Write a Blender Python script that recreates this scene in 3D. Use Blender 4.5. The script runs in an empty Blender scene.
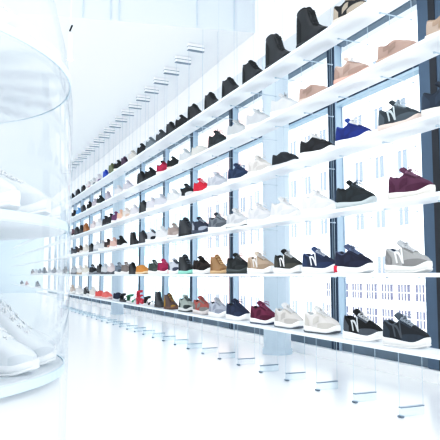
import bpy, math, random
from math import sin, cos, pi, radians as R
random.seed(7)
scene = bpy.context.scene
COL = scene.collection

# ------------------------------------------------------------------ materials
def rgb(h):
    return tuple(int(h[i:i+2], 16) for i in (1, 3, 5)) if isinstance(h, str) else tuple(h)
def lin(h):
    out = []
    for c in rgb(h):
        c = c / 255
        out.append(c/12.92 if c <= .04045 else ((c+.055)/1.055)**2.4)
    return (*out, 1)

_mats = {}
def mat(hexcol, kind='fabric'):
    key = (rgb(hexcol), kind)
    if key in _mats: return _mats[key]
    m = bpy.data.materials.new(kind + '_material'); m.use_nodes = True
    nt = m.node_tree; b = nt.nodes['Principled BSDF']
    b.inputs['Base Color'].default_value = lin(hexcol)
    rough, scale, bump, var = {'fabric': (.85, 900, .25, .16), 'suede': (.95, 500, .2, .2), 'leather': (.5, 260, .15, .1),
                               'rubber': (.6, 300, .08, .05), 'paint': (.55, 40, .02, .02), 'metal': (.35, 80, .02, .04),
                               'floor': (.22, 6, .01, .03)}[kind]
    b.inputs['Roughness'].default_value = rough
    if kind == 'metal': b.inputs['Metallic'].default_value = .6
    tc = nt.nodes.new('ShaderNodeTexCoord')
    nz = nt.nodes.new('ShaderNodeTexNoise'); nz.inputs['Scale'].default_value = scale
    nt.links.new(tc.outputs['Object'], nz.inputs['Vector'])
    mx = nt.nodes.new('ShaderNodeMix'); mx.data_type = 'RGBA'; mx.blend_type = 'MULTIPLY'
    mx.inputs[6].default_value = lin(hexcol)
    rp = nt.nodes.new('ShaderNodeValToRGB')
    rp.color_ramp.elements[0].color = (1-var,)*3 + (1,); rp.color_ramp.elements[1].color = (1+var*.3,)*3 + (1,)
    nt.links.new(nz.outputs['Fac'], rp.inputs['Fac']); nt.links.new(rp.outputs['Color'], mx.inputs[7])
    mx.inputs[0].default_value = 1
    nt.links.new(mx.outputs[2], b.inputs['Base Color'])
    bp = nt.nodes.new('ShaderNodeBump'); bp.inputs['Strength'].default_value = bump; bp.inputs['Distance'].default_value = .002
    nt.links.new(nz.outputs['Fac'], bp.inputs['Height']); nt.links.new(bp.outputs['Normal'], b.inputs['Normal'])
    _mats[key] = m
    return m

def glass_mat(name, tint, haze, gloss=.35):
    m = bpy.data.materials.new(name); m.use_nodes = True
    nt = m.node_tree; nt.nodes.clear()
    out = nt.nodes.new('ShaderNodeOutputMaterial')
    tr = nt.nodes.new('ShaderNodeBsdfTransparent'); tr.inputs[0].default_value = (*tint, 1)
    gl = nt.nodes.new('ShaderNodeBsdfGlossy'); gl.inputs['Roughness'].default_value = .03
    df = nt.nodes.new('ShaderNodeBsdfTranslucent'); df.inputs[0].default_value = (.93, .97, 1, 1)
    lw = nt.nodes.new('ShaderNodeLayerWeight'); lw.inputs['Blend'].default_value = .5
    pw = nt.nodes.new('ShaderNodeMath'); pw.operation = 'POWER'; pw.inputs[1].default_value = 4
    nt.links.new(lw.outputs['Facing'], pw.inputs[0])
    ml = nt.nodes.new('ShaderNodeMath'); ml.operation = 'MULTIPLY_ADD'; ml.inputs[1].default_value = gloss; ml.inputs[2].default_value = .02
    nt.links.new(pw.outputs[0], ml.inputs[0])
    m1 = nt.nodes.new('ShaderNodeMixShader'); m1.inputs[0].default_value = haze
    nt.links.new(tr.outputs[0], m1.inputs[1]); nt.links.new(df.outputs[0], m1.inputs[2])
    m2 = nt.nodes.new('ShaderNodeMixShader')
    nt.links.new(ml.outputs[0], m2.inputs[0]); nt.links.new(m1.outputs[0], m2.inputs[1]); nt.links.new(gl.outputs[0], m2.inputs[2])
    nt.links.new(m2.outputs[0], out.inputs[0])
    return m

def frosted_mat(name, color, transl, emis=0):
    m = bpy.data.materials.new(name); m.use_nodes = True
    nt = m.node_tree; nt.nodes.clear()
    out = nt.nodes.new('ShaderNodeOutputMaterial')
    d = nt.nodes.new('ShaderNodeBsdfPrincipled'); d.inputs['Base Color'].default_value = lin(color); d.inputs['Roughness'].default_value = .25
    if emis:
        d.inputs['Emission Color'].default_value = lin(color); d.inputs['Emission Strength'].default_value = emis
    t = nt.nodes.new('ShaderNodeBsdfTranslucent'); t.inputs[0].default_value = lin(color)
    mx = nt.nodes.new('ShaderNodeMixShader'); mx.inputs[0].default_value = transl
    nt.links.new(d.outputs[0], mx.inputs[1]); nt.links.new(t.outputs[0], mx.inputs[2]); nt.links.new(mx.outputs[0], out.inputs[0])
    return m

M_WALL = mat('#f7f9fb', 'paint'); M_FLOOR = mat('#f6f7f8', 'floor'); M_CEIL = mat('#f2f5f8', 'paint')
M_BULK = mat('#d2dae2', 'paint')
M_SHELF = frosted_mat('frosted_white_acrylic', '#fbfdff', .45)
M_CLEAR = glass_mat('clear_acrylic', (.93, .97, .99), .18)
M_PANE = glass_mat('window_glass', (.98, .99, 1), .0, .2)
M_VITRINE = glass_mat('curved_glass', (.97, .985, .995), .13, .5)  # white haze mixed in stands for bloom and reflections on the glass
M_STEEL = mat('#8a97a3', 'metal'); M_WIRE = mat('#c3d0da', 'metal')
M_DARK = mat('#33475c', 'metal'); M_DARKER = mat('#34383f', 'paint'); M_SLATE = mat('#5b7084', 'paint')
M_SKYLIT_REVEAL = mat('#b4c6d6', 'paint'); M_STRIP = mat('#71828f', 'paint'); M_COLUMN = mat('#d0dde8', 'paint')
M_WHITE = mat('#fbfcfd', 'paint')

# ------------------------------------------------------------------ mesh helpers
class MB:
    def __init__(s): s.v = []; s.f = []; s.mi = []
    def quad(s, a, b, c, d, mi=0):
        n = len(s.v); s.v += [a, b, c, d]; s.f.append((n, n+1, n+2, n+3)); s.mi.append(mi)
    def grid(s, rows, mi=0, closed=False, mifun=None):
        n = len(s.v); w = len(rows[0])
        for r in rows: s.v += r
        for i in range(len(rows)-1):
            for j in range(w if closed else w-1):
                k = (j+1) % w
                s.f.append((n+i*w+j, n+i*w+k, n+(i+1)*w+k, n+(i+1)*w+j))
                s.mi.append(mifun(i, j) if mifun else mi)
    def cap(s, pts, mi=0):
        n = len(s.v); s.v += pts; s.f.append(tuple(range(n, n+len(pts)))); s.mi.append(mi)
    def box(s, x0, x1, y0, y1, z0, z1, bev=0, mi=0):
        b = min(bev, (x1-x0)*.45, (y1-y0)*.45, (z1-z0)*.45)
        if b <= 0:
            P = [(x, y, z) for z in (z0, z1) for x, y in ((x0, y0), (x1, y0), (x1, y1), (x0, y1))]
            n = len(s.v); s.v += P
            for q in ((3, 2, 1, 0), (4, 5, 6, 7), (0, 1, 5, 4), (1, 2, 6, 5), (2, 3, 7, 6), (3, 0, 4, 7)):
                s.f.append(tuple(n+i for i in q)); s.mi.append(mi)
            return
        rows = []
        for z, i in ((z0, b), (z0+b, 0), (z1-b, 0), (z1, b)):
            c = b
            rows.append([(x0+i+c, y0+i, z), (x1-i-c, y0+i, z), (x1-i, y0+i+c, z), (x1-i, y1-i-c, z), (x1-i-c, y1-i, z), (x0+i+c, y1-i, z), (x0+i, y1-i-c, z), (x0+i, y0+i+c, z)])
        s.grid(rows, mi, closed=True)
        s.cap(rows[0][::-1], mi); s.cap(rows[-1], mi)
    def tube(s, pts, r, n=6, mi=0):
        from mathutils import Vector
        P = [Vector(p) for p in pts]; rows = []
        for i, p in enumerate(P):
            t = (P[min(i+1, len(P)-1)] - P[max(i-1, 0)]).normalized()
            up = Vector((0, 0, 1)) if abs(t.z) < .9 else Vector((1, 0, 0))
            a = t.cross(up).normalized(); b = t.cross(a)
            rows.append([tuple(p + a*(r*cos(2*pi*k/n)) + b*(r*sin(2*pi*k/n))) for k in range(n)])
        s.grid(rows, mi, closed=True); s.cap(rows[0], mi); s.cap(rows[-1][::-1], mi)
    def lathe(s, prof, cx=0, cy=0, n=64, mi=0):
        rows = [[(cx+r*cos(2*pi*k/n), cy+r*sin(2*pi*k/n), z) for k in range(n)] for r, z in prof]
        s.grid(rows, mi, closed=True)
    def mesh(s, name, smooth=False, mats=()):
        me = bpy.data.meshes.new(name); me.from_pydata(s.v, [], s.f); me.update()
        for m in mats: me.materials.append(m)
        me.polygons.foreach_set('material_index', s.mi)
        if smooth: me.polygons.foreach_set('use_smooth', [True]*len(s.f))
        return me

def obj(name, data, parent=None, loc=(0, 0, 0), rotz=0):
    o = bpy.data.objects.new(name, data); COL.objects.link(o)
    o.location = loc; o.rotation_euler = (0, 0, rotz)
    if parent: o.parent = parent
    return o
def part(name, mb, m, parent=None, smooth=False, label=None):
    o = obj(name, mb.mesh(name, smooth, [m]), parent)
    if label: o['label'] = label
    return o
def struct(name, mb, m, smooth=False, parent=None):
    o = part(name, mb, m, parent, smooth)
    if parent is None: o['kind'] = 'structure'
    return o
def tag(o, label, cat, group=None):
    o['label'] = label; o['category'] = cat
    if group: o['group'] = group
def ordinal(n):
    return ['zeroth', 'first', 'second', 'third', 'fourth', 'fifth', 'sixth', 'seventh', 'eighth', 'ninth', 'tenth', 'eleventh', 'twelfth', 'thirteenth',
            'fourteenth', 'fifteenth', 'sixteenth', 'seventeenth', 'eighteenth', 'nineteenth', 'twentieth', 'twenty-first', 'twenty-second', 'twenty-third',
            'twenty-fourth', 'twenty-fifth', 'twenty-sixth', 'twenty-seventh', 'twenty-eighth', 'twenty-ninth', 'thirtieth', 'thirty-first', 'thirty-second',
            'thirty-third', 'thirty-fourth', 'thirty-fifth', 'thirty-sixth', 'thirty-seventh', 'thirty-eighth', 'thirty-ninth', 'fortieth'][n]

# ------------------------------------------------------------------ layout (metres; wall runs along +Y, windows face +X)
HC = .758                      # eye height, level with the second shelf
SP = .371                      # shelf spacing
XF, XB = 2.0, 2.18             # shelf front and back edge
XW = 3.20                      # window plane
ZC = 3.245                     # low ceiling
ZCU = 4.3                      # upper ceiling
shelf_top = [HC + (i-1)*SP + .010 for i in range(6)]      # 0 = bottom ... 5 = top

# ------------------------------------------------------------------ room
mb = MB(); mb.box(-6, 3.1, -4, 27, -.2, 0); struct('floor', mb, M_FLOOR)
mb = MB(); mb.box(3.1, 3.45, -4, 27, -.2, .085, .006); struct('baseboard_right', mb, M_WHITE)
STEP0, STEP1 = (.90, 5.72), (2.45, 5.40)      # edge of the low ceiling
def step_y(x): return STEP0[1] + (x-STEP0[0])*(STEP1[1]-STEP0[1])/(STEP1[0]-STEP0[0])
mb = MB()
a, b_ = (-6, step_y(-6)), (3.4, step_y(3.4))
mb.quad((*a, ZC), (*b_, ZC), (3.4, 27, ZC), (-6, 27, ZC))
struct('ceiling', mb, M_CEIL)
mb = MB(); mb.quad((-6, -4, ZCU), (3.4, -4, ZCU), (*b_, ZCU), (*a, ZCU)); struct('ceiling_upper', mb, M_CEIL)
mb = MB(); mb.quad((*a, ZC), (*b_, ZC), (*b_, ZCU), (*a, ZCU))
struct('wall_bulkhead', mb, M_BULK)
mb = MB()
for xs in (1.02, 1.28, 1.36, 2.12, 2.5):      # vertical panel joints on the bulkhead
    y = step_y(xs); mb.box(xs-.004, xs+.004, y-.012, y-.002, ZC+.01, ZCU-.01)
struct('trim_1', mb, mat('#c9d6e0', 'paint'))
# wall above the windows, and the far end
mb = MB(); mb.box(2.72, 3.4, -1, 27, 2.94, ZCU, 0); struct('wall_right', mb, M_WALL)
mb = MB(); mb.box(-6, 3.4, 27, 27.2, 0, ZC); struct('wall_far', mb, mat('#dcebf4', 'paint'))

# ------------------------------------------------------------------ windows
mull = [3.457, 4.693, 6.958, 8.381, 9.698, 11.141, 13.155, 14.593, 16.007, 17.301, 18.448, 19.550, 20.782, 22.167, 23.738]                # far edge of each dark mullion
pillars = {0}
edges = []
ZT, ZB = 2.94, .085            # window head and sill
TR = 2.385                     # transom
def mullion(i, y):
    if i in pillars:           # broad charcoal pillar at the near end
        o = MB(); o.box(XW-.06, XW+.15, y-.42, y, ZB, ZT, .006)
        r = struct('pillar', o, M_SLATE)
        o = MB(); o.box(XW-.066, XW-.05, y-.19, y-.125, ZB, ZT); part('groove', o, M_DARKER, r)
        return y-.42
    o = MB(); o.box(XW-.05, XW+.02, y-.125, y, ZB, ZT, .004)
    r = struct('trim_%d' % (i+2), o, M_DARK)
    o = MB(); o.box(XW-.052, XW+.025, y-.14, y-.126, ZB, ZT); part('skylit_reveal', o, M_SKYLIT_REVEAL, r)  # mullion side painted pale blue for the sky light it reflects
    o = MB(); o.box(XW-.056, XW-.05, y-.065, y-.045, ZB, ZT); part('bead', o, M_STRIP, r)
    return y-.14
for i, y in enumerate(mull): edges.append((mullion(i, y), y))
prev = 1.2
n = 0
for (near, far) in edges:
    y0, y1 = prev, near
    prev = far
    n += 1
    if y1-y0 < .2: continue
    f = MB()
    f.box(XW-.03, XW+.05, y0, y1, ZB, ZB+.10, .004); f.box(XW-.03, XW+.05, y0, y1, ZT-.05, ZT, .004)
    w = struct('window_%d' % n, f, M_STRIP)
    t = MB(); t.box(XW-.04, XW+.05, y0, y1, TR-.045, TR+.01, .003); part('transom', t, M_DARK, w)
    t = MB(); t.box(XW-.05, XW+.03, y0, y1, TR-.075, TR-.046, .003); part('transom_ledge', t, mat('#bcd0df', 'paint'), w)
    g = MB(); g.box(XW+.005, XW+.015, y0, y1, ZB+.10, ZT-.05); part('pane', g, M_PANE, w)
# round columns standing just inside the glazing
for k, (x, y, r) in enumerate([(2.87, 5.203, .133), (2.87, 11.628, .118), (2.87, 18.6, .118)]):
    mb = MB(); mb.lathe([(r+.012, 0), (r+.012, .05), (r, .055), (r, 2.94)], x, y, 40)
    struct('column' if k == 0 else 'column.%03d' % k, mb, M_COLUMN, True)

# ------------------------------------------------------------------ outside
mb = MB(); mb.quad((3.4, -60, -5), (140, -60, -5), (140, 160, -5), (3.4, 160, -5)); struct('street', mb, mat('#dfe5e8', 'paint'))
def building(label, x, y0, y1, z1, wall, glass, nx, nz, z0, ww, wh, trimcol, dz=3.9, grid=0, depth=8):
    e = obj('building', None, loc=(x, (y0+y1)/2, -5)); tag(e, label, 'building')
    L = y1-y0
    m = MB(); m.box(0, depth, -L/2, L/2, 0, z1+5, .05)
    m.box(-.25, depth+(.2 if depth > 2 else 0), -L/2-.1, L/2+.1, z1+4.6, z1+5.2, .05)
    part('wall', m, mat(wall, 'paint'), e)
    for i in range(nx):
        for j in range(nz):
            cy = -L/2 + (i+.5)*L/nx; cz = z0 + j*dz
            m = MB(); m.box(-.14, .05, cy-ww/2-.12, cy+ww/2+.12, cz-.15, cz, .02)
            m.box(-.10, .05, cy-ww/2-.08, cy+ww/2+.08, cz+wh, cz+wh+.14, .02)
            m.box(-.06, .05, cy-.04, cy+.04, cz, cz+wh)
            for g in range(grid):
                gy = cy-ww/2+(g+1)*ww/(grid+1); m.box(-.05, .05, gy-.03, gy+.03, cz, cz+wh)
            if grid: m.box(-.05, .05, cy-ww/2, cy+ww/2, cz+wh*.48, cz+wh*.52)
            w = part('window_frame', m, mat(trimcol, 'paint'), e)
            m = MB(); m.box(-.03, .02, cy-ww/2, cy+ww/2, cz, cz+wh); part('window_glass', m, mat(glass, 'leather'), w)
    return e
building('white rendered building with small paired windows across the street', 30, 31, 60, 26, '#f4f6f7', '#828d9b', 11, 6, 1.6, 1.0, 1.7, '#eef2f5')
building('brick red building beyond the white one across the street', 31, 60.5, 76, 22, '#d8bab6', '#76838f', 6, 5, 1.5, 1.2, 1.8, '#e6e0de')
building('pale blue glass-fronted building farthest along the street', 32, 76.5, 118, 30, '#e6f0f5', '#9cc0cc', 12, 6, 1.5, 2.2, 2.4, '#f2f6f8')
building('low white glazed annex with gridded windows in front of the white building', 28, 30.2, 42.5, .6, '#f6f7f8', '#606173', 7, 3, .5, 1.2, 1.1, '#f2f4f6', 1.75, 3, 1.4)
e = obj('street_banner', None, loc=(16.0, 17.15, -3.2)); tag(e, 'narrow plum banner hanging from a pale pole outside the window', 'banner')

# ------------------------------------------------------------------ shelves
S_LEN0, S_LEN1 = .6, 26.5
shelf_names = ['bottom shelf', 'second shelf up', 'third shelf up', 'fourth shelf up', 'fifth shelf up', 'top shelf']
for i, z in enumerate(shelf_top):
    e = obj('display_shelf', None, loc=(XF, S_LEN0, z-.02))
    tag(e, ['lowest long white acrylic shoe shelf, just above the floor anchors', 'long white acrylic shoe shelf, second from the floor, at eye level',
            'long white acrylic shoe shelf, third from the floor', 'long white acrylic shoe shelf, fourth from the floor',
            'long white acrylic shoe shelf directly beneath the highest one', 'highest long white acrylic shoe shelf nearest the ceiling'][i], 'shelf', 'long white shoe shelves')
    m = MB(); m.box(0, XB-XF, 0, S_LEN1-S_LEN0, 0, .02, .002); part('board', m, M_SHELF, e)
    m = MB(); m.box(-.003, -.0005, 0, S_LEN1-S_LEN0, .002, .018); part('front_edge', m, mat('#eef7fc', 'rubber'), e, label='polished pale front edge')

# cable supports: floor anchor, two cables, brackets, ceiling clamp
XA, XC = 2.19, 2.35
def support_meshes():
    d = {}
    m = MB(); m.box(0, XC-XA, -.012, .012, .004, .05, .003); d['block'] = m.mesh('block', False, [M_CLEAR])
    m = MB(); m.box(0, XC-XA, -.014, .014, .05, .056, .002); d['rail'] = m.mesh('rail', False, [M_STEEL])
    m = MB(); m.box(-.006, .018, -.018, .018, 0, .012, .003); d['foot'] = m.mesh('foot', False, [M_STEEL])
    m = MB(); m.box(-.065, XC-XA, -.004, .004, 0, .004, .001); m.box(-.07, -.056, -.006, .006, -.003, .006, .002); m.box(XC-XA-.008, XC-XA+.008, -.006, .006, -.003, .006, .002)
    d['shelf_bracket'] = m.mesh('shelf_bracket', False, [M_WIRE])
    return d
SM = support_meshes()
def support(y, k):
    ze = ZC if y > step_y(XA) + .05 else ZCU
    e = obj('cable_support', None, loc=(XA, y, 0))
    tag(e, 'thin steel cable support running through the shelves, %s from the near end' % ordinal(k), 'cable support', 'cable supports of the shelf wall')
    a = obj('floor_anchor', SM['block'], e)
    obj('cap_rail', SM['rail'], a); obj('foot', SM['foot'], a)
    for dx in (0, XC-XA):
        m = MB(); m.tube([(dx, 0, .05), (dx, 0, ze-.05)], .0016, 5); part('cable', m, M_WIRE, e)
    for z in shelf_top:
        obj('shelf_bracket', SM['shelf_bracket'], e, (0, 0, z-.026))
    m = MB(); m.box(-.01, XC-XA+.01, -.018, .018, ze-.072, ze-.001, .003); c = part('ceiling_clamp', m, M_WHITE, e)
    m = MB(); m.box(-.014, XC-XA+.014, -.022, .022, ze-.08, ze-.072, .002); m.box(-.014, XC-XA+.014, -.022, .022, ze-.04, ze-.034, .002); part('clamp_rail', m, M_STEEL, c)
ST0, STP = 2.223, .406
for k in range(31): support(ST0 + k*STP, k+1)

# ------------------------------------------------------------------ shoes
def interp(keys, u):
    if u <= keys[0][0]: return keys[0][1]
    if u >= keys[-1][0]: return keys[-1][1]
    n = len(keys)
    for i in range(n-1):
        if keys[i][0] <= u <= keys[i+1][0]: break
    x0, y0 = keys[i]; x1, y1 = keys[i+1]; h = x1-x0
    d = (y1-y0)/h
    def slope(j):
        if j <= 0 or j >= n-1: return d
        a = (keys[j][1]-keys[j-1][1])/(keys[j][0]-keys[j-1][0]); b = (keys[j+1][1]-keys[j][1])/(keys[j+1][0]-keys[j][0])
        return 0 if a*b <= 0 else 2*a*b/(a+b)
    m0, m1 = slope(i), slope(i+1); t = (u-x0)/h
    return y0*(2*t**3-3*t*t+1) + m0*h*(t**3-2*t*t+t) + y1*(-2*t**3+3*t*t) + m1*h*(t**3-t*t)

W_KEYS = [(0, .020), (.03, .028), (.1, .035), (.3, .037), (.5, .041), (.68, .048), (.82, .047), (.92, .039), (.97, .029), (1, .015)]
STYLES = {
 'run':  dict(L=.258, hr=[(0, .118), (.05, .126), (.14, .117), (.25, .106), (.34, .114), (.42, .130), (.55, .119), (.70, .102), (.82, .089), (.92, .073), (1, .050)],
              rw=[(0, .013), (.05, .020), (.2, .027), (.34, .025), (.45, .021), (.6, .019), (.72, .018), (.85, .017), (.94, .012), (1, .006)],
              sole=[(0, .042), (.25, .040), (.5, .034), (.8, .031), (.92, .035), (1, .042)], open=.40, tongue=[(.70, .107), (.58, .122), (.46, .141), (.38, .159), (.33, .171)], lace=(.46, .68)),
 'hi':   dict(L=.262, hr=[(0, .165), (.06, .174), (.16, .166), (.26, .164), (.34, .172), (.42, .164), (.5, .142), (.60, .116), (.72, .093), (.84, .077), (.93, .062), (1, .042)],
              rw=[(0, .015), (.05, .024), (.2, .031), (.34, .028), (.45, .023), (.6, .019), (.72, .018), (.85, .017), (.94, .012), (1, .006)],
              sole=[(0, .034), (.3, .033), (.6, .029), (1, .028)], open=.37, tongue=[(.70, .098), (.58, .125), (.47, .158), (.38, .186), (.33, .200)], lace=(.42, .68)),
 'boot': dict(L=.275, hr=[(0, .205), (.06, .226), (.16, .236), (.26, .238), (.34, .232), (.41, .205), (.48, .152), (.58, .112), (.72, .090), (.84, .074), (.93, .060), (1, .040)],
              rw=[(0, .020), (.05, .030), (.2, .036), (.34, .031), (.43, .024), (.6, .020), (.72, .018), (.85, .017), (.94, .012), (1, .006)],
              sole=[(0, .036), (.28, .036), (.36, .028), (1, .026)], open=.36, tongue=[(.68, .098), (.56, .123), (.47, .168), (.40, .220), (.35, .246)], lace=(.42, .66)),
 'slip': dict(L=.255, hr=[(0, .098), (.05, .104), (.14, .098), (.24, .090), (.34, .098), (.41, .112), (.5, .110), (.62, .098), (.76, .084), (.88, .070), (1, .042)],
              rw=[(0, .013), (.05, .020), (.2, .027), (.34, .025), (.42, .022), (.55, .022), (.72, .02), (.85, .017), (.94, .012), (1, .006)],
              sole=[(0, .030), (.5, .026), (1, .024)], open=.38, tongue=None, lace=None),
}
def zs(st, u): return interp(st['sole'], u) - .004 + (.014*max(0, (u-.75)/.25)**2)
def surf(st, u, v, side, off=0):
    w = interp(W_KEYS, u) * 1.0; rw = min(interp(st['rw'], u), w*.8); h = interp(st['hr'], u) + .010*max(0, (u-.75)/.25)**2; z0 = zs(st, u)
    a = v*pi/2
    y = rw + (w-rw)*max(cos(a), 0)**.75; z = z0 + (h-z0)*sin(a)**.92
    # outward offset (normal approximated in the section plane)
    ny, nz = cos(a)*.9+.1, sin(a)*.8
    l = math.hypot(ny, nz)
    x = (u-.5)*st['L']
    if u < .04: x -= off*.8
    return (x, side*(y + off*ny/l), z + off*nz/l)
US = [0, .012, .035, .07, .12, .18, .24, .30, .36, .40, .44, .50, .56, .62, .68, .74, .80, .86, .91, .95, .98, 1.0]
VS = [0, .15, .3, .45, .6, .75, .88, 1.0]
def build_upper(st):
    m = MB(); rows = []
    for u in US:
        left = [surf(st, u, v, 1) for v in VS]; right = [surf(st, u, v, -1) for v in VS][::-1]
        x, y, z = left[-1]
        if u < .02:
            mid = [(x, y*.5, z), (x, 0, z), (x, -y*.5, z)]
        elif u <= st['open']:
            deep = zs(st, u) + .012
            mid = [(x, max(y-.006, y*.7), z+.001), (x, max(y-.008, y*.6), z*.6+deep*.4), (x, y*.5, deep), (x, 0, deep), (x, -y*.5, deep),
                   (x, -max(y-.008, y*.6), z*.6+deep*.4), (x, -max(y-.006, y*.7), z+.001)]
        else:
            c = .004 if u < .74 else .006*(1-u)/.26+.001
            mid = [(x, y*q, z+c*(1-q*q)) for q in (.8, .5, .25, 0, -.25, -.5, -.8)]
        if len(mid) == 3:
            mid = [(x, y*q, z) for q in (.8, .5, .25, 0, -.25, -.5, -.8)]
        rows.append(left + mid + right)
    nl = len(VS)
    def mi(i, j): return 1 if (US[i+1] <= st['open']+.03 and i > 0 and nl <= j < nl+6) else 0
    m.grid(rows, 0, mifun=mi)
    m.cap(rows[0]); m.cap(rows[-1][::-1])
    return m
def footprint(st, u, grow=0): return interp(W_KEYS, u) + grow
def build_sole(st, z_lo, z_hi, grow, ripple=False):
    """slab following the footprint; z_lo/z_hi are functions of u"""
    m = MB(); rows = []
    for u in US:
        w = footprint(st, u, grow); x = (u-.5)*st['L'] + (-grow if u == 0 else grow if u == 1 else 0)
        a, b = z_lo(u), z_hi(u); h = b-a
        bulge = .0025
        rows.append([(x, w-.003, a), (x, w+bulge*.6, a+h*.25), (x, w+bulge, a+h*.6), (x, w-.001, b), (x, 0, b), (x, -w+.001, b), (x, -w-bulge, a+h*.6), (x, -w-bulge*.6, a+h*.25), (x, -w+.003, a), (x, 0, a)])
    m.grid(rows, 0, closed=True); m.cap(rows[0]); m.cap(rows[-1][::-1])
    return m
def spring(u): return .016*max(0, (u-.74)/.26)**2 + .006*max(0, (.08-u)/.08)**2
def build_patch(st, us, vfun, off=.0016, sides=(1, -1), n=5):
    m = MB()
    for s in sides:
        rows = []
        for u in us:
            v0, v1 = vfun(u)
            r = [surf(st, u, v0+(v1-v0)*k/n, s, off) for k in range(n+1)]
            rows.append(r if s < 0 else r[::-1])
        m.grid(rows)
    return m
def build_letter(st, s):
    """the slanted capital on one flank, following the surface"""
    m = MB()
    uc = .40
    def P(a, b):                     # a -1..1 across as read, b 0..1 up
        uu = uc + (a*.095 - (b-.5)*.09 if s < 0 else -a*.095 - (b-.5)*.09)
        return surf(st, uu, .10+.72*b, s, .0028)
    def stroke(a0, b0, a1, b1, w):
        rows = []
        for k in range(7):
            t = k/6; a = a0+(a1-a0)*t; b = b0+(b1-b0)*t
            rows.append([P(a-w, b), P(a, b), P(a+w, b)])
        m.grid(rows)
    stroke(-.85, 0, -.85, 1, .22); stroke(.85, 0, .85, 1, .22); stroke(-.8, 1, .8, 0, .28)
    return m
def build_tongue(st):
    m = MB(); top = []; bot = []
    ks = st['tongue']; n = 9
    for i in range(n+1):
        t = i/n*(len(ks)-1); j = min(int(t), len(ks)-2); f = t-j
        u = ks[j][0]+(ks[j+1][0]-ks[j][0])*f; z = ks[j][1]+(ks[j+1][1]-ks[j][1])*f
        hw = .016+.013*min(1, i/n*1.3) - (.007 if i == n else 0)
        x = (u-.5)*st['L']
        row = [(x - .003*q*q, hw*q, z-.008*q*q) for q in (-1, -.6, -.2, .2, .6, 1)]
        th = .013 if 0 < i < n else .008
        top.append(row); bot.append([(a-th*.7, b*.96, c-th*.4) for a, b, c in row])
    rows = [t_+b_[::-1] for t_, b_ in zip(top, bot)]
    m.grid(rows, closed=True); m.cap(rows[0]); m.cap(rows[-1][::-1])
    return m
def tongue_z(st, u):
    ks = sorted(st['tongue']); return interp(ks, u)
def build_laces(st, bow=True, n=5):
    m = MB(); u0, u1 = st['lace']
    for k in range(n):
        u = u0+(u1-u0)*k/(n-1); du = .035
        for s in (1, -1):
            pts = []
            for q in (-1, -.6, -.2, .2, .6, 1):
                uu = u + s*q*du*.5
                e = surf(st, uu, 1, 1); hw = e[1]*1.12
                zt = tongue_z(st, uu) - .004*q*q + .004
                z = zt*(1-q*q) + max(e[2]+.003, zt-.012)*q*q if abs(q) > .9 else zt
                pts.append(((uu-.5)*st['L'], hw*q, z))
            m.tube(pts, .0030, 5)
    if bow:
        u = u0-.01; x = (u-.5)*st['L']; z = tongue_z(st, u)+.006
        for s in (1, -1):
            m.tube([(x, 0, z), (x+.012, s*.015, z+.016), (x+.030, s*.030, z+.012), (x+.034, s*.032, z-.004), (x+.018, s*.018, z-.003), (x, 0, z)], .0022, 5)
            m.tube([(x, 0, z), (x+.026, s*.010, z+.004), (x+.048, s*.026, z-.018)], .0020, 5)
    return m
def build_collar(st):
    """padded rim round the ankle opening"""
    m = MB(); us = [u for u in (.035, .07, .12, .18, .24, .30, .36) if u <= st['open']]
    pts = [surf(st, u, 1, 1) for u in us[::-1]] + [(surf(st, .014, 1, 1)[0], 0, surf(st, .014, 1, 1)[2])] + [surf(st, u, 1, -1) for u in us]
    m.tube(pts, .0048, 7)
    return m

MESH = {}
def shoe_mesh(style, pname, side=0):
    key = (style, pname, side)
    if key in MESH: return MESH[key]
    st = STYLES[style]
    top = lambda u: interp(st['sole'], u) + spring(u)
    dummy = mat('#888888')
    if pname == 'midsole': m = build_sole(st, lambda u: spring(u)+.007, top, .004)
    elif pname == 'outsole': m = build_sole(st, lambda u: spring(u), lambda u: spring(u)+.008, .0045 if style != 'boot' else .005)
    elif pname == 'upper':
        m = build_upper(st); MESH[key] = m.mesh('upper', True, [dummy, dummy]); return MESH[key]
    elif pname == 'toe_guard': m = build_patch(st, [.78, .82, .86, .90, .94, .97, .99, 1], lambda u: (0, .25+.45*max(0, (u-.78)/.22)))
    elif pname == 'mudguard': m = build_patch(st, [.50, .56, .62, .68, .74, .80, .86, .91, .95, .98, 1.0], lambda u: (0, .18+.42*max(0, (u-.5)/.5)))
    elif pname == 'heel_counter': m = build_patch(st, [0, .012, .035, .07, .12, .17, .22], lambda u: (0, .82-2.2*u))
    elif pname == 'eyestay': m = build_patch(st, [.40, .44, .48, .52, .56, .60, .64, .68, .72], lambda u: (.74, .99), sides=(side,), n=3)
    elif pname == 'letter': m = build_letter(st, side)
    elif pname == 'tongue': m = build_tongue(st)
    elif pname == 'laces': m = build_laces(st, True)
    elif pname == 'small_laces': m = build_laces(st, False, 4)
    elif pname == 'collar': m = build_collar(st)
    elif pname == 'stripe': m = build_patch(st, [.34, .38, .42, .46, .50, .54], lambda u: (.1+.9*(u-.34), .42+.9*(u-.34)), .0022, (side,))
    elif pname == 'gore': m = build_patch(st, [.20, .24, .28, .32, .36], lambda u: (.35, .97), .0016, (side,))
    elif pname == 'welt': m = build_sole(st, lambda u: top(u)-.006, lambda u: top(u)+.001, .0065)
    elif pname == 'heel_clip': m = build_sole(dict(L=st['L']), lambda u: spring(u)+.002, lambda u: top(u)+.004, .006)
    else: raise KeyError(pname)
    MESH[key] = m.mesh(pname, True, [dummy])
    return MESH[key]
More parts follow.
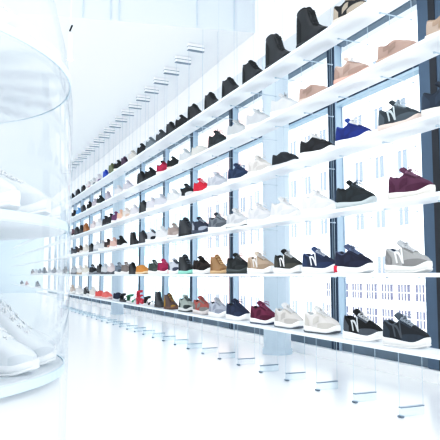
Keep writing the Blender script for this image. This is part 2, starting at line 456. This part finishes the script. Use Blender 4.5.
def heel_clip_mesh(style):
    key = (style, 'heel_clip')
    if key in MESH: return MESH[key]
    st = STYLES[style]; m = MB(); rows = []
    for u in (0, .03, .08, .13):
        w = footprint(st, u, .0055); x = (u-.5)*st['L'] - (.006 if u == 0 else 0); b = interp(st['sole'], u)+.003
        rows.append([(x, w, .002), (x, w+.002, b*.6), (x, w, b), (x, 0, b), (x, -w, b), (x, -w-.002, b*.6), (x, -w, .002), (x, 0, .002)])
    m.grid(rows, closed=True); m.cap(rows[0]); m.cap(rows[-1][::-1])
    MESH[key] = m.mesh('heel_clip', True, [mat('#888888')]); return MESH[key]

def sandal_meshes(kind):
    """kind 'sandal' (flat, straps) or 'heel' (block heel, ankle strap)"""
    key = ('sandal', kind)
    if key in MESH: return MESH[key]
    lift = (lambda u: interp([(0, .075), (.3, .066), (.55, .028), (.75, .012), (1, .012)], u)) if kind == 'heel' else (lambda u: 0.0)
    st = STYLES['slip']; d = {}; dm = mat('#888888')
    m = MB(); rows = []
    for u in US:
        w = footprint(st, u, -.002); x = (u-.5)*.26; a = lift(u) if kind == 'heel' else spring(u)*.4; b = a+(.010 if kind == 'heel' else .026)
        rows.append([(x, w, a), (x, w+.001, (a+b)/2), (x, w, b), (x, 0, b-.001), (x, -w, b), (x, -w-.001, (a+b)/2), (x, -w, a), (x, 0, a)])
    m.grid(rows, closed=True); m.cap(rows[0]); m.cap(rows[-1][::-1]); d['sole'] = m.mesh('sole', True, [dm])
    if kind == 'heel':
        m = MB(); r2 = []
        for z, sx in ((0, .8), (.04, .85), (.074, 1.1)):
            r2.append([(-.112+.026*sx*cos(2*pi*k/12), .026*sx*sin(2*pi*k/12), z) for k in range(12)])
        m.grid(r2, closed=True); m.cap(r2[0][::-1]); d['heel'] = m.mesh('heel', True, [dm])
    def band(u0, u1, h, base):
        m = MB(); rows = []
        for t in range(11):
            a = pi*t/10; row = []
            for u in (u0, (u0+u1)/2, u1):
                w = footprint(st, u, .001); x = (u-.5)*.26
                row.append((x, w*cos(a), base(u)+.012+h*sin(a)**.8))
            rows.append(row)
        m.grid(rows); m.grid([[(x, y*.94, z-.003) for x, y, z in r][::-1] for r in rows]); return m
    d['toe_strap'] = band(.66, .84, .042, lift).mesh('toe_strap', True, [dm])
    d['instep_strap'] = band(.44, .54, .07, lift).mesh('instep_strap', True, [dm])
    m = MB(); hz = (.165 if kind == 'heel' else .095)
    pts = [( -.062+.05*cos(2*pi*k/16), .032*sin(2*pi*k/16), hz + .010*cos(2*pi*k/16)) for k in range(17)]
    for dz in (-.006, 0, .006): m.tube([(x, y, z+dz) for x, y, z in pts], .005, 6)
    d['ankle_strap'] = m.mesh('ankle_strap', True, [dm])
    m = MB(); rows = []
    for t in range(7):
        a = pi/2 + pi*(t/6-.5)*1.1
        rows.append([(-.128+.02*(1-sin(a)), .026*cos(a), lift(0)+.01+k*(hz-lift(0)-.01)/5) for k in range(6)])
    m.grid(rows); d['heel_strap'] = m.mesh('heel_strap', True, [dm])
    MESH[key] = d
    return d

def part_of(name, mesh, parent, *mats, label=None):
    o = bpy.data.objects.new(name, mesh); COL.objects.link(o); o.parent = parent
    for k, mm in enumerate(mats):
        o.material_slots[k].link = 'OBJECT'; o.material_slots[k].material = mm
    if label: o['label'] = label
    return o
KIND = {'run': ('running_sneaker', 'sneaker', 'fabric'), 'hi': ('high_top_sneaker', 'sneaker', 'leather'), 'boot': ('ankle_boot', 'boot', 'leather'),
        'slip': ('slip_on_shoe', 'shoe', 'suede'), 'sandal': ('sandal', 'sandal', 'leather'), 'heel': ('heeled_sandal', 'sandal', 'leather')}
def shoe(style, loc, rotz, label, group, up, sole='#f4f4f2', lace=None, over=None, letter=None, tongue=None, out=None, clip=None, lining=None, scale=1.0, detail=2):
    name, cat, tex = KIND[style]
    e = obj(name, None, loc=loc, rotz=rotz); e.scale = (scale,)*3
    tag(e, label, cat, group)
    U = mat(up, tex); OV = mat(over or up, 'suede'); S = mat(sole, 'rubber'); LC = mat(lace or up, 'fabric')
    if style in ('sandal', 'heel'):
        d = sandal_meshes(style)
        for k, me in d.items():
            part_of(k, me, e, S if k in ('sole', 'heel') else (OV if k == 'instep_strap' else U))
        return e
    T = mat(tongue or up, 'fabric'); LN = mat(lining or '#2a2c30' if lining or rgb(up)[0] < 200 else '#d5d8da', 'fabric')
    part_of('midsole', shoe_mesh(style, 'midsole'), e, S)
    part_of('outsole', shoe_mesh(style, 'outsole'), e, mat(out or sole, 'rubber'))
    u = part_of('upper', shoe_mesh(style, 'upper'), e, U, LN)
    if style == 'slip':
        if detail > 0: part_of('collar', shoe_mesh(style, 'collar'), e, OV)
        if detail > 1:
            for sd in (-1, 1): part_of('elastic_gore', shoe_mesh(style, 'gore', sd), u, OV); part_of('stripe', shoe_mesh(style, 'stripe', sd), u, OV)
        return e
    part_of('tongue', shoe_mesh(style, 'tongue'), e, T)
    part_of('laces', shoe_mesh(style, 'laces' if detail > 1 and style == 'run' else 'small_laces'), e, LC)
    if over: part_of('toe_guard', shoe_mesh(style, 'mudguard' if style == 'run' else 'toe_guard'), u, OV)
    if detail > 0:
        part_of('collar', shoe_mesh(style, 'collar'), e, T)
        part_of('heel_counter', shoe_mesh(style, 'heel_counter'), u, OV)
    if detail > 1:
        if not over: part_of('toe_guard', shoe_mesh(style, 'toe_guard'), u, OV)
        
        for sd in (-1, 1): part_of('eyestay', shoe_mesh(style, 'eyestay', sd), u, OV)
    for sd in (-1, 1):
        if letter: part_of('letter_emblem', shoe_mesh(style, 'letter', sd), u, mat(letter, 'leather'), label='capital letter N on the flank')
        elif detail > 1 and style == 'run': part_of('stripe', shoe_mesh(style, 'stripe', sd), u, OV)
    if clip: part_of('heel_clip', heel_clip_mesh(style), e, mat(clip, 'rubber'), label='bright red heel block')
    return e

# every shelf, near end first: (distance along the wall, style, look, colours)
ROWS = [
 [ # bottom shelf
  (2.444, 'run', 'black runner with tonal N and white sole', dict(up=(44, 49, 55), lace=(171, 180, 188), over=(62, 71, 81), letter=(75, 82, 90), tongue=(90, 99, 109), sole=(228, 228, 226))),
  (2.797, 'run', 'black runner with silver N and grey toe', dict(up=(29, 32, 35), lace=(215, 217, 219), over=(90, 96, 104), letter=(200, 204, 206), tongue=(29, 32, 35))),
  (3.211, 'run', 'cream white runner', dict(up=(218, 214, 210), over=(203, 199, 192), lace=(237, 237, 237), tongue=(226, 225, 222), out=(92, 100, 107))),
  (3.618, 'run', 'pale beige runner with small navy mark', dict(up=(211, 207, 202), over=(191, 186, 181), lace=(237, 237, 237), tongue=(225, 225, 225), out=(120, 128, 136))),
  (3.985, 'run', 'burgundy runner with navy toe sole', dict(up=(115, 47, 77), over=(93, 35, 62), lace=(161, 94, 123), out=(63, 79, 107))),
  (4.437, 'run', 'navy runner with white sole', dict(up=(44, 54, 76), over=(56, 67, 91), lace=(62, 74, 100))),
  (4.824, 'run', 'light grey lavender runner', dict(up=(181, 185, 194), over=(155, 160, 171), lace=(207, 210, 214))),
  (5.196, 'run', 'coral runner with grey toe', dict(up=(173, 101, 94), over=(139, 138, 135), lace=(190, 125, 118), sole=(212, 206, 204))),
  (5.620, 'run', 'sage runner with dark green toe', dict(up=(164, 172, 166), over=(64, 74, 74), lace=(93, 103, 103), sole=(213, 215, 213), out=(61, 70, 70))),
  (6.109, 'hi', 'brown and mustard high-top', dict(up=(87, 65, 58), over=(171, 138, 70), lace=(196, 161, 87), sole=(119, 91, 76), scale=0.85)),
  (6.489, 'boot', 'charcoal ankle boot', dict(up=(59, 63, 68), sole=(74, 74, 74), scale=0.72)),
  (6.873, 'sandal', 'black and white strappy sandal', dict(up=(42, 44, 47), over=(221, 221, 221), sole=(225, 225, 225))),
  (7.210, 'heel', 'coral red heeled sandal', dict(up=(209, 71, 93), over=(209, 71, 93), sole=(202, 77, 95), scale=0.95)),
  (7.626, 'sandal', 'green and white sandal', dict(up=(70, 139, 107), over=(223, 223, 223), sole=(226, 226, 226))),
  (8.033, 'sandal', 'black open sandal', dict(up=(38, 40, 43), over=(38, 40, 43), sole=(74, 77, 81))),
  (8.394, 'slip', 'navy slip-on', dict(up=(47, 58, 81), sole=(207, 211, 216))),
  (9.109, 'slip', 'light coral slip-on', dict(up=(227, 129, 124), sole=(226, 201, 199))),
  (9.565, 'slip', 'deeper coral slip-on', dict(up=(220, 106, 101), sole=(226, 201, 199))),
  (10.064, 'run', 'cream runner', dict(up=(221, 217, 211), lace=(237, 237, 237))),
  (10.658, 'hi', 'black and white high-top', dict(up=(44, 45, 48), over=(221, 221, 221), lace=(237, 237, 237), scale=0.8)),
  (11.320, 'run', 'white runner', dict(up=(225, 225, 225))),
  (12.062, 'run', 'oatmeal runner', dict(up=(211, 200, 191))),
  (17.724, 'hi', 'charcoal high-top seen through the glass case', dict(up=(76, 80, 87))),
  (20.690, 'run', 'pinkish runner seen through the glass case', dict(up=(211, 171, 167))),
  (22.376, 'run', 'dark runner seen through the glass case', dict(up=(70, 74, 81))),
 ],
 [ # second
  (2.414, 'run', 'grey suede runner with white N', dict(up=(169, 168, 166), over=(141, 140, 139), lace=(219, 221, 223), letter=(233, 233, 233), tongue=(186, 188, 190), sole=(228, 228, 225), lining=(38, 58, 87))),
  (2.868, 'run', 'navy runner with red heel block', dict(up=(39, 43, 63), over=(50, 55, 76), lace=(122, 135, 161), tongue=(92, 101, 127), clip=(219, 38, 75))),
  (3.223, 'run', 'navy runner with white N', dict(up=(45, 56, 80), over=(57, 71, 101), lace=(200, 205, 214), letter=(226, 227, 228), tongue=(68, 84, 119))),
  (3.617, 'run', 'black olive runner with white N', dict(up=(58, 61, 60), over=(85, 85, 79), lace=(210, 212, 212), letter=(225, 225, 225), tongue=(35, 38, 41))),
  (4.029, 'run', 'sand beige runner with pale N', dict(up=(182, 164, 145), over=(165, 147, 127), lace=(221, 216, 211), letter=(222, 219, 216), tongue=(215, 200, 184))),
  (4.416, 'run', 'black runner with dark sole', dict(up=(42, 46, 48), over=(61, 65, 66), lace=(108, 113, 115), sole=(77, 85, 85))),
  (4.813, 'hi', 'wheat tan work boot', dict(up=(159, 125, 87), over=(144, 113, 80), lace=(216, 186, 145), sole=(213, 183, 146), scale=0.85)),
  (5.199, 'run', 'brown black mid runner with white stripe', dict(up=(57, 48, 45), over=(43, 38, 38), lace=(57, 48, 45), tongue=(57, 48, 45))),
  (5.626, 'hi', 'black high-top with mint sole', dict(up=(36, 40, 44), over=(48, 53, 58), lace=(107, 114, 121), sole=(165, 224, 207))),
  (5.956, 'run', 'white runner with dark lacing and pink heel', dict(up=(199, 202, 209), over=(75, 81, 99), lace=(45, 51, 67), clip=(230, 142, 155))),
  (6.321, 'run', 'magenta runner', dict(up=(166, 45, 91), over=(145, 38, 79), lace=(204, 96, 134))),
  (6.650, 'run', 'dark sage runner', dict(up=(75, 84, 80), over=(92, 101, 97), lace=(155, 163, 159))),
  (7.203, 'slip', 'orange tan low shoe', dict(up=(208, 151, 86), sole=(235, 211, 180))),
  (7.595, 'hi', 'black high-top', dict(up=(35, 37, 40), sole=(58, 61, 64), scale=0.8)),
  (7.922, 'run', 'taupe grey runner', dict(up=(138, 129, 125), lace=(192, 186, 183))),
  (8.302, 'run', 'slate blue runner', dict(up=(126, 137, 148), over=(90, 99, 109), lace=(187, 193, 199))),
  (8.780, 'run', 'white pink runner with dark sole', dict(up=(215, 205, 205), sole=(102, 106, 111))),
  (9.171, 'run', 'pale grey runner with dark sole', dict(up=(204, 207, 210), sole=(102, 106, 111))),
  (9.559, 'hi', 'black high-top with dark toe', dict(up=(37, 40, 43), over=(56, 60, 65), sole=(140, 144, 149), scale=0.85)),
  (10.139, 'run', 'black runner with silver laces', dict(up=(42, 45, 48), lace=(181, 186, 191), sole=(155, 160, 165))),
  (10.741, 'run', 'ivory runner', dict(up=(221, 217, 207))),
  (11.263, 'run', 'white runner with tan sole', dict(up=(225, 223, 220), sole=(197, 180, 160))),
  (11.887, 'run', 'light grey runner', dict(up=(192, 195, 198), sole=(142, 146, 151))),
  (12.954, 'run', 'charcoal runner by the glass case edge', dict(up=(84, 88, 93), sole=(155, 160, 165))),
  (13.770, 'run', 'silver runner behind the glass case edge', dict(up=(188, 192, 197))),
  (14.527, 'run', 'slate runner seen through the glass case', dict(up=(94, 99, 106))),
  (15.366, 'run', 'dove grey runner seen through the glass case', dict(up=(167, 171, 177))),
  (16.302, 'hi', 'dark high-top seen through the glass case', dict(up=(68, 72, 78))),
  (17.241, 'run', 'mid grey runner seen through the glass case', dict(up=(132, 136, 142))),
  (18.167, 'run', 'pale runner seen through the glass case', dict(up=(199, 200, 203))),
  (19.057, 'run', 'brown runner seen through the glass case', dict(up=(123, 107, 100))),
 ],
 [ # third
  (2.376, 'run', 'plum purple runner with cream sole', dict(up=(96, 55, 80), over=(86, 46, 70), lace=(150, 115, 136), tongue=(103, 62, 87), sole=(224, 221, 214))),
  (2.836, 'run', 'black trail runner with loose laces', dict(up=(44, 50, 53), over=(55, 62, 66), lace=(90, 99, 106), sole=(191, 199, 201), tongue=(33, 38, 41))),
  (3.224, 'run', 'tall white runner', dict(up=(224, 225, 226), over=(219, 221, 223), lace=(237, 237, 237), tongue=(225, 226, 228))),
  (3.651, 'run', 'white runner beside the tall one', dict(up=(223, 224, 225), over=(214, 216, 219), lace=(237, 237, 237))),
  (4.015, 'run', 'pale white knit runner', dict(up=(216, 216, 219), over=(209, 210, 213), lace=(237, 237, 237))),
  (4.432, 'run', 'white runner with black sole', dict(up=(213, 214, 216), over=(198, 200, 203), lace=(237, 237, 237), out=(21, 23, 26))),
  (4.813, 'run', 'mid grey runner with white sole', dict(up=(126, 131, 137), over=(103, 109, 116), lace=(170, 176, 183), tongue=(75, 80, 87))),
  (5.227, 'run', 'navy and grey runner', dict(up=(59, 66, 82), over=(170, 176, 187), lace=(187, 191, 199), sole=(75, 84, 101))),
  (5.603, 'hi', 'charcoal high-top', dict(up=(51, 55, 60), over=(65, 69, 75), lace=(87, 92, 99), sole=(45, 48, 51))),
  (5.963, 'run', 'taupe beige runner', dict(up=(167, 154, 148), over=(184, 172, 166), lace=(199, 193, 188), out=(67, 71, 75))),
  (6.366, 'run', 'white runner before the taupe one', dict(up=(221, 222, 224))),
  (6.759, 'run', 'white runner with black toe', dict(up=(201, 204, 209), over=(47, 51, 57), lace=(61, 65, 73))),
  (7.131, 'hi', 'dark charcoal high-top', dict(up=(58, 61, 67), sole=(77, 80, 87), scale=0.85)),
  (7.565, 'boot', 'black ankle boot', dict(up=(43, 45, 48), sole=(52, 54, 57), scale=0.72)),
  (8.240, 'run', 'black runner with pink heel', dict(up=(40, 43, 46), clip=(227, 171, 171))),
  (8.620, 'run', 'blush runner', dict(up=(216, 185, 175))),
  (8.999, 'run', 'dark brown runner with blush toe', dict(up=(72, 60, 57), over=(194, 156, 144))),
  (9.374, 'run', 'white grey runner', dict(up=(207, 210, 213))),
  (9.778, 'run', 'white runner with grey sole', dict(up=(216, 218, 221), sole=(171, 176, 181))),
  (10.256, 'hi', 'black high-top', dict(up=(38, 41, 44), sole=(68, 72, 75), scale=0.8)),
  (10.734, 'run', 'ivory runner', dict(up=(221, 216, 209))),
  (11.255, 'run', 'brown runner with white toe', dict(up=(88, 75, 69), over=(222, 219, 216))),
  (11.716, 'run', 'dark grey runner', dict(up=(75, 79, 84))),
  (12.214, 'run', 'smoky grey runner', dict(up=(119, 123, 129))),
 ],
 [ # fourth
  (2.108, 'run', 'black runner with cream sole', dict(up=(47, 58, 72), over=(60, 72, 88), sole=(221, 217, 209), tongue=(43, 52, 64), lace=(76, 88, 101))),
  (2.444, 'run', 'dark grey runner with silver N and pink sole', dict(up=(59, 67, 73), over=(87, 97, 104), lace=(184, 194, 200), letter=(187, 196, 199), sole=(217, 199, 190), out=(48, 54, 59))),
  (2.843, 'run', 'royal blue runner with white laces', dict(up=(37, 53, 117), over=(45, 63, 132), lace=(237, 237, 237), tongue=(53, 80, 148))),
  (3.238, 'run', 'black runner with white laces', dict(up=(42, 43, 46), over=(53, 55, 59), lace=(225, 225, 225), tongue=(219, 219, 221))),
  (3.644, 'slip', 'charcoal domed slip-on', dict(up=(52, 57, 62), sole=(212, 213, 215))),
  (4.027, 'run', 'cream runner', dict(up=(215, 212, 208), over=(203, 199, 195))),
  (4.401, 'run', 'navy runner', dict(up=(54, 72, 101), over=(47, 64, 90), lace=(77, 95, 125))),
  (4.835, 'run', 'pale lavender runner', dict(up=(196, 199, 205), over=(184, 187, 196))),
  (5.217, 'run', 'red runner', dict(up=(199, 41, 67), over=(207, 56, 78), lace=(235, 172, 180))),
  (5.593, 'run', 'black runner with white flank', dict(up=(45, 48, 51), over=(210, 212, 213), lace=(91, 95, 101))),
  (5.987, 'run', 'white runner', dict(up=(219, 221, 223))),
  (6.412, 'run', 'lavender white runner', dict(up=(205, 207, 214))),
  (6.752, 'run', 'pale lilac runner', dict(up=(210, 208, 214))),
  (7.103, 'hi', 'charcoal high-top', dict(up=(52, 56, 60), sole=(61, 65, 69), scale=0.85)),
  (7.535, 'run', 'off-white runner', dict(up=(217, 215, 219))),
  (7.936, 'run', 'white and tan runner', dict(up=(221, 215, 211), over=(213, 192, 177))),
  (8.234, 'run', 'peach runner', dict(up=(227, 190, 170))),
  (8.523, 'run', 'purple runner', dict(up=(121, 80, 117))),
  (8.831, 'run', 'black runner with black sole', dict(up=(42, 44, 47), sole=(58, 60, 63))),
  (9.194, 'run', 'near-black runner', dict(up=(51, 54, 58), sole=(84, 88, 93))),
  (9.696, 'run', 'white runner with pale sole', dict(up=(223, 223, 225))),
  (10.126, 'run', 'pinkish white runner', dict(up=(222, 212, 212))),
  (10.773, 'hi', 'orange brown high-top', dict(up=(169, 114, 67), sole=(133, 91, 59), scale=0.9)),
  (11.198, 'boot', 'black boot', dict(up=(45, 47, 50), sole=(51, 54, 57), scale=0.72)),
  (11.655, 'hi', 'black high-top', dict(up=(48, 51, 55), sole=(68, 72, 77), scale=0.9)),
  (12.147, 'run', 'pink and black runner', dict(up=(135, 107, 113), over=(51, 54, 58))),
 ],
 [ # fifth
  (2.072, 'slip', 'large sand slip-on with cream sole', dict(up=(179, 163, 151), over=(164, 146, 130), sole=(221, 216, 209))),
  (2.437, 'slip', 'pinkish beige slip-on with sewn stripes', dict(up=(171, 150, 140), over=(153, 133, 123), sole=(181, 157, 143))),
  (2.840, 'run', 'beige runner with white laces', dict(up=(178, 158, 148), over=(165, 144, 134), lace=(237, 237, 237), tongue=(211, 191, 179), sole=(212, 171, 158))),
  (3.251, 'slip', 'blush beige slip-on', dict(up=(173, 152, 142), over=(158, 137, 127), sole=(213, 193, 181))),
  (3.629, 'run', 'pale grey white runner', dict(up=(204, 207, 210))),
  (4.047, 'run', 'silver grey runner', dict(up=(196, 199, 202))),
  (4.418, 'run', 'dove grey runner', dict(up=(192, 196, 198))),
  (4.824, 'run', 'black runner', dict(up=(49, 54, 57), over=(60, 66, 69), lace=(95, 102, 106), sole=(59, 64, 67))),
  (5.258, 'slip', 'pale stone slip-on', dict(up=(204, 204, 200), sole=(215, 215, 212))),
  (5.642, 'run', 'pale grey runner', dict(up=(201, 205, 207))),
  (6.011, 'run', 'black runner with tan sole', dict(up=(42, 46, 48), sole=(214, 200, 187), scale=0.9)),
  (6.368, 'run', 'magenta runner with black collar', dict(up=(180, 49, 86), over=(168, 46, 81), tongue=(37, 40, 43), lining=(34, 34, 34))),
  (6.825, 'run', 'black runner beside the magenta one', dict(up=(40, 43, 46), sole=(47, 50, 53))),
  (7.205, 'hi', 'black high-top', dict(up=(42, 45, 48), sole=(47, 50, 53), scale=0.9)),
  (7.903, 'run', 'lavender white runner', dict(up=(207, 205, 212))),
  (8.400, 'run', 'white runner', dict(up=(221, 221, 224))),
  (9.086, 'hi', 'lilac grey high-top', dict(up=(184, 178, 188), scale=0.85)),
  (9.615, 'run', 'dark green runner', dict(up=(48, 58, 58))),
  (10.039, 'run', 'pale mauve runner', dict(up=(194, 187, 194))),
  (10.498, 'run', 'black low runner', dict(up=(44, 47, 50))),
  (11.045, 'hi', 'black and grey high-top', dict(up=(58, 61, 65), over=(139, 144, 149), scale=0.85)),
  (11.542, 'run', 'sky blue runner', dict(up=(127, 174, 217))),
  (12.025, 'run', 'black runner at the far end', dict(up=(38, 40, 43))),
 ],
 [ # top
  (2.837, 'run', 'black runner with cream sole', dict(up=(38, 40, 43), over=(167, 158, 146), sole=(209, 201, 191), scale=1.05)),
  (3.241, 'boot', 'tall black boot, nearer of two', dict(up=(37, 40, 43), over=(42, 46, 49), lace=(51, 55, 58), sole=(46, 51, 55), scale=1.15)),
  (3.694, 'boot', 'tall black boot, farther of two', dict(up=(43, 46, 49), over=(48, 52, 54), lace=(58, 62, 65), sole=(48, 53, 56), scale=1.1)),
  (4.111, 'hi', 'black high-top with raised tongue', dict(up=(42, 45, 48), sole=(53, 58, 61), scale=1.06)),
  (4.525, 'hi', 'broad black high-top', dict(up=(45, 48, 51), sole=(53, 58, 61), scale=1.0)),
  (4.951, 'hi', 'rounded black high-top', dict(up=(43, 46, 49), sole=(53, 58, 61), scale=0.95)),
  (5.366, 'hi', 'plain black high-top', dict(up=(42, 45, 48), sole=(53, 58, 61), scale=0.95)),
  (5.736, 'run', 'black runner with black sole', dict(up=(44, 47, 50), sole=(48, 52, 55))),
  (6.084, 'hi', 'matte black high-top', dict(up=(45, 48, 51), sole=(51, 55, 58), scale=0.9)),
  (6.433, 'run', 'grey black runner', dict(up=(75, 79, 83), sole=(91, 96, 101))),
  (6.837, 'run', 'slate grey low runner', dict(up=(126, 136, 142), sole=(155, 164, 169))),
  (7.221, 'run', 'black runner beside the grey one', dict(up=(44, 47, 50), sole=(52, 56, 59))),
  (7.668, 'run', 'cream runner', dict(up=(210, 207, 201))),
  (8.084, 'hi', 'plum high-top with raised tongue', dict(up=(75, 54, 78), scale=0.8)),
  (8.422, 'run', 'black low runner', dict(up=(41, 43, 46))),
  (8.819, 'hi', 'olive green high-top', dict(up=(107, 114, 84), scale=0.95)),
  (9.250, 'hi', 'royal blue high-top', dict(up=(38, 79, 179), scale=0.8)),
  (9.758, 'run', 'white runner with violet trim', dict(up=(218, 215, 221), over=(140, 123, 151))),
  (10.153, 'run', 'white runner with grey trim', dict(up=(215, 216, 219), over=(139, 143, 149))),
  (10.578, 'run', 'white runner with pink trim', dict(up=(221, 216, 217), over=(198, 170, 175))),
  (11.085, 'hi', 'black high-top with grey toe', dict(up=(44, 45, 48), over=(106, 110, 115), scale=0.85)),
  (11.637, 'hi', 'black high-top with black sole', dict(up=(42, 44, 47), sole=(47, 50, 53), scale=0.85)),
  (12.299, 'run', 'black runner at the far end', dict(up=(38, 40, 43))),
 ],
]
XS = 2.088
TOE = R(-90+13)
used = {}
for i, row in enumerate(ROWS):
    count = {}
    for it in row: count[it[2]] = count.get(it[2], 0)+1
    for k, (y, style, look, c) in enumerate(row):
        c = dict(c)
        if count[look] == 1:
            label = '%s on the %s' % (look, shelf_names[i])
        else:
            label = '%s, %s from near end of the %s' % (look, ordinal(k+1), shelf_names[i])
        det = 2 if y < 5.2 else 1 if y < 8 else 0
        jit = random.uniform(-5, 5)
        shoe(style, (XS, y, shelf_top[i]+.0005), TOE + R(jit + c.pop('turn', 0)), label, 'shoes on the ' + shelf_names[i], detail=det, **c)

# ------------------------------------------------------------------ round glass display case
VX, VY, VR = -.35, 2.17, .70
case = obj('round_display_case', None, loc=(VX, VY, 0)); tag(case, 'tall round glass display case full of white shoes in the foreground', 'display case')
VSH = [.475, .93, 1.425]
m = MB(); m.lathe([(0, 0), (VR-.02, 0), (VR-.02, .425), (0, .425)], n=96); part('base', m, M_WHITE, case, True)
prof = [(VR, .0), (VR+.004, .5), (VR+.006, .9), (VR, 1.35), (VR-.025, 1.52), (VR-.075, 1.72), (VR-.16, 1.95), (VR-.3, 2.1), (0, 2.16)]
m = MB(); m.lathe(prof, n=128); part('glass_wall', m, M_VITRINE, case, True)
for z in VSH:
    m = MB(); m.lathe([(0, z-.03), (VR-.02, z-.03), (VR-.012, z-.024), (VR-.012, z-.006), (VR-.02, z), (0, z)], n=96)
    s = part('round_shelf', m, M_SHELF, case)
    m = MB(); m.lathe([(VR-.011, z-.028), (VR-.006, z-.028), (VR-.006, z-.002), (VR-.011, z-.002)], n=96); part('rim', m, mat('#dcecf6', 'rubber'), s)
for li, z in enumerate(VSH):
    n = 22; k = 0
    for j in range(n):
        a = 2*pi*(j+.35*li)/n
        if not (-2.6 < ((a+pi) % (2*pi))-pi < 1.2): continue
        k += 1
        rr = VR-.165
        shoe('hi' if li != 1 else 'run', (VX+rr*cos(a), VY+rr*sin(a), z+.0005), a,
             'white %s on the %s shelf of the round glass case, %s around' % ('high-top' if li != 1 else 'sneaker', ['lower', 'middle', 'upper'][li], ordinal(k)), 'white shoes in the round glass case',
             '#e6e9ec', '#f1f2f3', '#f4f4f4', '#dde1e5', tongue='#e6e9ec', lining='#e4e6e8', detail=1)

# ------------------------------------------------------------------ pendant spotlight
e = obj('pendant_spotlight', None, loc=(.735, 4.60, 2.42)); tag(e, 'slim white pendant spotlight with a small black joint, hanging beside the case', 'spotlight')
m = MB(); m.tube([(0, 0, .29), (0, 0, ZCU-2.42)], .003, 6); part('cord', m, M_WHITE, e)
m = MB(); m.tube([(-.008, 0, .225), (.010, 0, .275)], .007, 10); part('joint', m, mat('#26292d', 'metal'), e, True, 'small black tilted joint')
m = MB(); m.lathe([(0, .0), (.014, .0), (.016, .02), (.014, .2), (.006, .215), (0, .215)], n=20); part('lamp_tube', m, M_WHITE, e, True)
m = MB(); m.lathe([(0, -.008), (.020, -.004), (.022, .0), (0, .001)], n=20); part('lens', m, frosted_mat('lamp_lens', '#ffffff', .1, 3), e, True)

# street banner parts
b = bpy.data.objects['street_banner']
m = MB(); m.tube([(0, 0, 0), (0, 0, 8.2)], .05, 8); m.tube([(0, 0, 8.1), (0, .28, 8.1)], .02, 6); part('pole', m, mat('#c8d2d8', 'metal'), b)
m = MB(); m.box(-.01, .01, .08, .24, 5.66, 8.08); part('cloth', m, mat('#6b4f63', 'fabric'), b, label='narrow plum cloth')

# ------------------------------------------------------------------ light
w = bpy.data.worlds.new('World'); scene.world = w; w.use_nodes = True
bg = w.node_tree.nodes['Background']; bg.inputs[0].default_value = (.94, .97, 1, 1); bg.inputs[1].default_value = 1.45
sun = bpy.data.lights.new('sun', 'SUN'); sun.energy = 5.0; sun.angle = R(6)
so = bpy.data.objects.new('sun', sun); COL.objects.link(so); so.rotation_euler = (0, R(-50), R(25))
def area(name, loc, rot, sx, sy, e):
    l = bpy.data.lights.new(name, 'AREA'); l.shape = 'RECTANGLE'; l.size = sx; l.size_y = sy; l.energy = e; l.color = (1, .99, .97)
    o = bpy.data.objects.new(name, l); COL.objects.link(o); o.location = loc; o.rotation_euler = rot
area('overhead_fill', (.2, 1.5, ZCU-.1), (0, 0, 0), 3, 4, 60)  # added overhead fill to brighten the room, no fixture behind it
pl = bpy.data.lights.new('case_fill', 'POINT'); pl.energy = .8; pl.shadow_soft_size = .08  # added fill light under the dome, whitens the shoes in the case
po = bpy.data.objects.new('case_fill', pl); COL.objects.link(po); po.location = (VX, VY, 1.95)

# ------------------------------------------------------------------ camera
cam = bpy.data.cameras.new('camera'); cam.sensor_width = 36; cam.lens = 600/440*36; cam.clip_start = .05; cam.clip_end = 500
co = bpy.data.objects.new('camera', cam); COL.objects.link(co)
co.location = (0, 0, HC); co.rotation_euler = (R(90+5.24), 0, R(-23.5))
scene.camera = co
scene.view_settings.view_transform = 'Standard'
scene.view_settings.look = 'None'
scene.view_settings.exposure = 0.06
scene.view_settings.use_curve_mapping = True
cm = scene.view_settings.curve_mapping; cv = cm.curves[3]
for x, y in ((.10, .065), (.35, .33), (.65, .73), (.90, .98)): cv.points.new(x, y)
cm.update()
scene.cycles.max_bounces = 8; scene.cycles.transparent_max_bounces = 24
